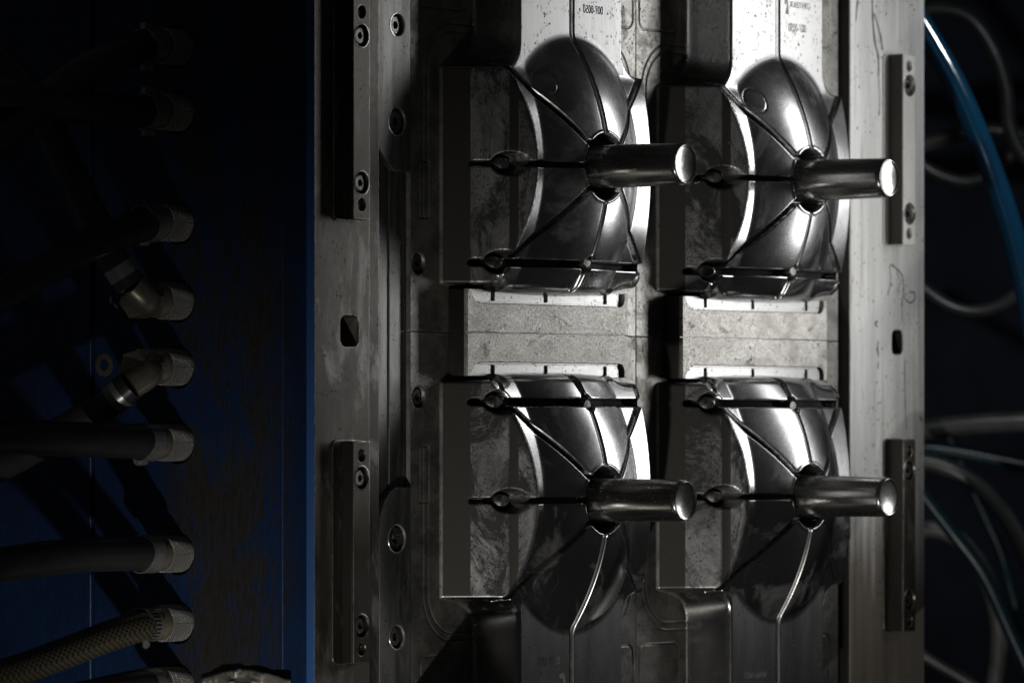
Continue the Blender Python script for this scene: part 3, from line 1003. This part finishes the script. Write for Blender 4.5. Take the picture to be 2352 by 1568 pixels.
def hose_thing(i, label, path, kind='rubber', r=36, clamp='ear', elbow=None):
    wc, vc = fit_c[i]
    t = thing('coolant_hose', label, 'hose', (uB, wc, vc), 'hoses plugged into the painted side')
    c = (uB, wc, vc)
    lathe('knurled_collar', [(30, -40), (40, -38), (40.5, -8), (41, -6), (41, 54), (39.5, 57), (36, 58), (34, 58)], c, '-U', 'knurl', t, 56)
    lathe('coupling_body', [(34, 50), (38, 60), (38, 74), (36.5, 77), (36.5, 92), (30, 93)], c, '-U', 'brass', t, 40)
    pts = [side(*p) for p in path]
    pts.append(tuple(np.array(pts[-1]) + 0.9 * (np.array(pts[-1]) - np.array(pts[-2])) + np.array([0, -40, -25])))
    if elbow:
        # brass elbow: hexagonal block, then the hose tail turned aside
        vs_, fs = [], []
        for s_, rad in ((90, 37), (93, 41), (150, 41), (156, 36)):
            for q in range(6):
                an = math.radians(60 * q + 12)
                vs_.append((uB - s_, wc + rad * math.cos(an), vc + rad * math.sin(an)))
        for j in range(3):
            for q in range(6):
                fs.append((j * 6 + q, j * 6 + (q + 1) % 6, (j + 1) * 6 + (q + 1) % 6, (j + 1) * 6 + q))
        fs.append(tuple(range(18, 24)))
        eb = raw('elbow_block', vs_, fs, 'brass', t, None)
        bm = bmesh.new(); bm.from_mesh(eb.data); bmesh.ops.recalc_face_normals(bm, faces=bm.faces); bm.to_mesh(eb.data); bm.free()
        tube('elbow_tail', [(uB - 120, wc, vc)] + pts[:2], 32, 'brass', t, 20, 6)
        pts = pts[1:]
        tube('hose_body', pts, r, kind, t, 28, 8)
        d = np.array(pts[1]) - np.array(pts[0]); d /= np.linalg.norm(d)
        p0 = np.array(pts[0])
        cl = tube('clamp_band', [tuple(p0 + d * q) for q in (22, 30, 44, 52)], r + 2.5, 'clamp', t, 32, 2)
        e = p0 + d * 37 + np.array([0, 0, -r - 4])
        tube('clamp_ear', [tuple(e + np.array([0, -8, 2])), tuple(e + np.array([0, 0, -7])), tuple(e + np.array([0, 9, 1]))], 4.5, 'clamp', cl, 8, 3)
        return t
    c0 = np.array([uB - 84, wc, vc])
    tube('hose_body', [tuple(c0)] + pts, r, kind, t, 32, 10)
    # where the hose axis runs under the clamp
    best = min(spline([tuple(c0)] + pts, 10), key=lambda p: abs((uB - p[0]) - 116))
    wc, vc = best[1], best[2]
    c = (uB, wc, vc)
    r = r + 1.2
    if clamp == 'ear':
        cl = lathe('clamp_band', [(r + 0.5, 92), (r + 3, 93), (r + 3, 138), (r + 0.5, 139)], c, '-U', 'clamp', t, 40)
        an = math.radians(200 + 25 * (i % 3))
        for sgn in (0,):
            cx_, cy_ = wc + (r + 5) * math.cos(an), vc + (r + 5) * math.sin(an)
            lathe('clamp_ear', [(0.01, 99), (8, 99), (9.5, 103), (9.5, 128), (8, 132), (0.01, 132)], (uB, cx_, cy_), '-U', 'clamp', cl, 16)
            lathe('clamp_hole', [(0.01, 111), (6, 111), (6, 121), (0.01, 121)], (uB, wc + (r + 10.5) * math.cos(an), vc + (r + 10.5) * math.sin(an)), '-U', 'clampdark', cl, 12)
    elif clamp == 'tab':
        cl = lathe('clamp_band', [(r + 0.5, 96), (r + 2.5, 97), (r + 2.5, 128), (r + 0.5, 129)], c, '-U', 'clamp', t, 40)
        for sgn in (1, -1):
            v_ = vc + sgn * (r + 9)
            raw('clamp_tab', [(uB - 96, wc - 6, v_ - 7), (uB - 128, wc - 6, v_ - 7), (uB - 128, wc + 6, v_ - 7), (uB - 96, wc + 6, v_ - 7),
                              (uB - 98, wc - 8, v_ + 6), (uB - 126, wc - 8, v_ + 6), (uB - 126, wc + 8, v_ + 6), (uB - 98, wc + 8, v_ + 6)],
                [(0, 1, 2, 3), (4, 7, 6, 5), (0, 4, 5, 1), (1, 5, 6, 2), (2, 6, 7, 3), (3, 7, 4, 0)], 'clamp', cl, None)
    elif clamp == 'worm':
        cl = lathe('clamp_band', [(r + 0.5, 100), (r + 2.5, 101), (r + 2.5, 142), (r + 0.5, 143)], c, '-U', 'clamp', t, 40)
        for q in range(26):
            an = 2 * math.pi * q / 26
            ca, sa = math.cos(an), math.sin(an)
            rr = r + 2.8
            ta, tb = -sa * 2.2, ca * 2.2
            v4 = []
            for s_ in (110, 133):
                for g_ in (-1, 1):
                    v4.append((uB - s_, wc + rr * ca + ta * g_, vc + rr * sa + tb * g_))
            raw('band_slot', v4, [(0, 1, 3, 2)], 'clampdark', cl, None)
        tube('worm_housing', [(uB - 108, wc - 12, vc - r - 7), (uB - 121, wc, vc - r - 10), (uB - 135, wc + 14, vc - r - 7)], 8, 'clamp', cl, 10, 4)
    return t

hose_thing(0, 'topmost black hose on the blue side, almost lost in darkness', [(300, 118, 190), (200, 160, 350), (90, 240, 540), (-40, 340, 760)], clamp='tab')
hose_thing(1, 'second black hose from the top on the blue side, faint, clamp with two tabs', [(300, 256, 190), (170, 245, 410), (-40, 215, 760)], clamp='tab')
hose_thing(2, 'third black hose from the top, with knurled collar, drooping to the left edge', [(320, 520, 160), (220, 555, 330), (110, 615, 520), (-40, 700, 780)])
hose_thing(3, 'black hose on a dull brass elbow, turned upward, beside a white paint splash', [(335, 688, 150), (300, 655, 190), (265, 600, 215), (215, 500, 235), (150, 370, 250), (80, 230, 260)], elbow=True, r=34)
hose_thing(4, 'black hose on a brass elbow slanting down and left behind another hose', [(340, 857, 140), (300, 885, 175), (250, 925, 195), (150, 985, 215), (40, 1050, 225), (-70, 1105, 235)], elbow=True, r=34)
hose_thing(5, 'straight thick black hose running level to the left edge below the two brass elbows', [(300, 1013, 185), (160, 1008, 420), (-40, 1003, 760)], r=38)
hose_thing(6, 'thick black hose sagging slightly at the left edge, just above the braided hose', [(300, 1271, 185), (180, 1274, 385), (60, 1288, 590), (-40, 1306, 760)], r=38)
hose_thing(7, 'braided olive translucent hose with slotted worm clamp at the lower left', [(325, 1437, 145), (250, 1460, 270), (150, 1498, 430), (40, 1538, 610), (-50, 1565, 760)], kind='braid', clamp='worm', r=34)
hose_thing(8, 'lowest black hose on the blue side, cut off by the bottom edge', [(320, 1574, 160), (230, 1592, 310), (100, 1625, 520)], r=36)

# crumpled foil stuck to the foot of the painted side
sh = thing('crumpled_sheet', 'crumpled grey foil sheet on the blue side at the bottom edge', 'foil sheet', side(560, 1580, 0))
gu, gv = 46, 22
from mathutils import noise as mnoise
vs_, fs = [], []
for j in range(gv):
    for i in range(gu):
        fx, fy = i / (gu - 1), j / (gv - 1)
        x = 462 + 205 * fx
        ytop = 1556 - 22 * math.sin(min(1, fx * 1.9) * math.pi * 0.5) + 26 * max(0, fx - 0.55) * 2.2
        y = ytop + (1680 - ytop) * fy
        q = mnoise.noise(Vector((x * 0.022, y * 0.03, 1.0))) + 0.6 * abs(mnoise.noise(Vector((x * 0.06, y * 0.07, 4.0))))
        vs_.append(side(x, y, 6 + 30 * max(0, q + 0.35) * (0.4 + fy)))
for j in range(gv - 1):
    for i in range(gu - 1):
        a_ = j * gu + i
        fs.append((a_, a_ + gu, a_ + gu + 1, a_ + 1))
so = raw('sheet_body', vs_, fs, 'sheet', sh, 25)
sm = so.modifiers.new('thick', 'SOLIDIFY'); sm.thickness = 1.5 * S

# ------------------------------------------------------------------ behind: cables and hoses beyond the rail, dark panel
def cable(label, pts, z, r, mat, name='cable', cat='cable'):
    path = []
    for k_, p in enumerate(pts):
        x, y = p[0], p[1]
        zz = z + (p[2] if len(p) > 2 else 0)
        q = pz(x, y, zz)
        path.append((q[0], -q[1], q[2]))
    e = [np.array(p) for p in path]
    path = [tuple(e[0] + 2.0 * (e[0] - e[1]))] + path + [tuple(e[-1] + 2.0 * (e[-1] - e[-2]))]
    t = thing(name, label, cat, path[0], 'cables and hoses behind the rail')
    tube(name + '_body', path, r * (1.0 if mat == 'bluehose' else 1.5) * z / 12500.0, mat, t, 20, 10)
    return t
cable('bright blue hose slanting down to the right edge beyond the rail', [(2040, -60), (2130, 80), (2205, 215), (2270, 370), (2325, 530), (2362, 690), (2390, 860)], 14300, 27, 'bluehose', 'air_hose', 'hose')
cable('grey cable looping over at the upper right corner, behind the blue hose', [(2060, 40), (2150, 22), (2225, 42), (2280, 115), (2310, 205), (2318, 290), (2352, 360), (2420, 410)], 16000, 12, 'cable')
cable('grey cable bowing down across the blue hose, upper right', [(2060, 340), (2150, 400), (2220, 418), (2275, 398), (2335, 345), (2400, 280)], 16200, 11, 'cable')
cable('faint grey cable crossing level behind the blue hose', [(2060, 345), (2140, 325), (2250, 300), (2330, 308), (2400, 320)], 16600, 13, 'cable')
cable('grey cable hanging in a shallow bow at mid height beyond the rail', [(2070, 620), (2130, 672), (2190, 708), (2250, 716), (2310, 696), (2380, 640)], 15600, 11, 'cable')
cable('dark cable running level beyond the rail below mid height', [(2060, 995), (2150, 982), (2250, 972), (2380, 966)], 15800, 16, 'cable')
cable('thin teal hose running nearly level, just below the dark level cable', [(2060, 1022), (2180, 1036), (2280, 1054), (2400, 1078)], 16200, 12, 'teal', 'air_hose', 'hose')
cable('grey cable arching down to the right edge, lower right', [(2060, 1050), (2160, 1068), (2240, 1110), (2310, 1185), (2360, 1280)], 15800, 13, 'cable')
cable('short pale teal hose sloping behind the lower guide bar of the rail', [(2080, 1080), (2140, 1160), (2190, 1225), (2260, 1320), (2330, 1470)], 15400, 11, 'teal', 'air_hose', 'hose')
cable('large dark loop of cable at the lower right', [(2060, 1225), (2150, 1215), (2220, 1255), (2275, 1350), (2295, 1460), (2280, 1590), (2240, 1680)], 15500, 13, 'cabledark')
cable('thin pale teal hose at the lower right edge', [(2260, 1180), (2300, 1270), (2330, 1380), (2362, 1480), (2400, 1600)], 16400, 9, 'teal', 'air_hose', 'hose')
cable('thin grey cable crossing the bottom right corner', [(2080, 1480), (2150, 1520), (2230, 1570), (2300, 1640)], 15800, 9, 'cable')

pts = [pz(-2600, 3600, 18500), pz(5600, 3600, 18500), pz(5600, -2600, 18500), pz(-2600, -2600, 18500)]
vsb = [(p[0], -p[1], p[2]) for p in pts]
back = [(p[0] + Dv[0] * 60, -(p[1] + Dv[1] * 60), p[2]) for p in pts]
bp = raw('back_wall', vsb + back, [(0, 1, 2, 3), (7, 6, 5, 4), (0, 4, 5, 1), (1, 5, 6, 2), (2, 6, 7, 3), (3, 7, 4, 0)], 'panel', None, None)
bp['kind'] = 'structure'
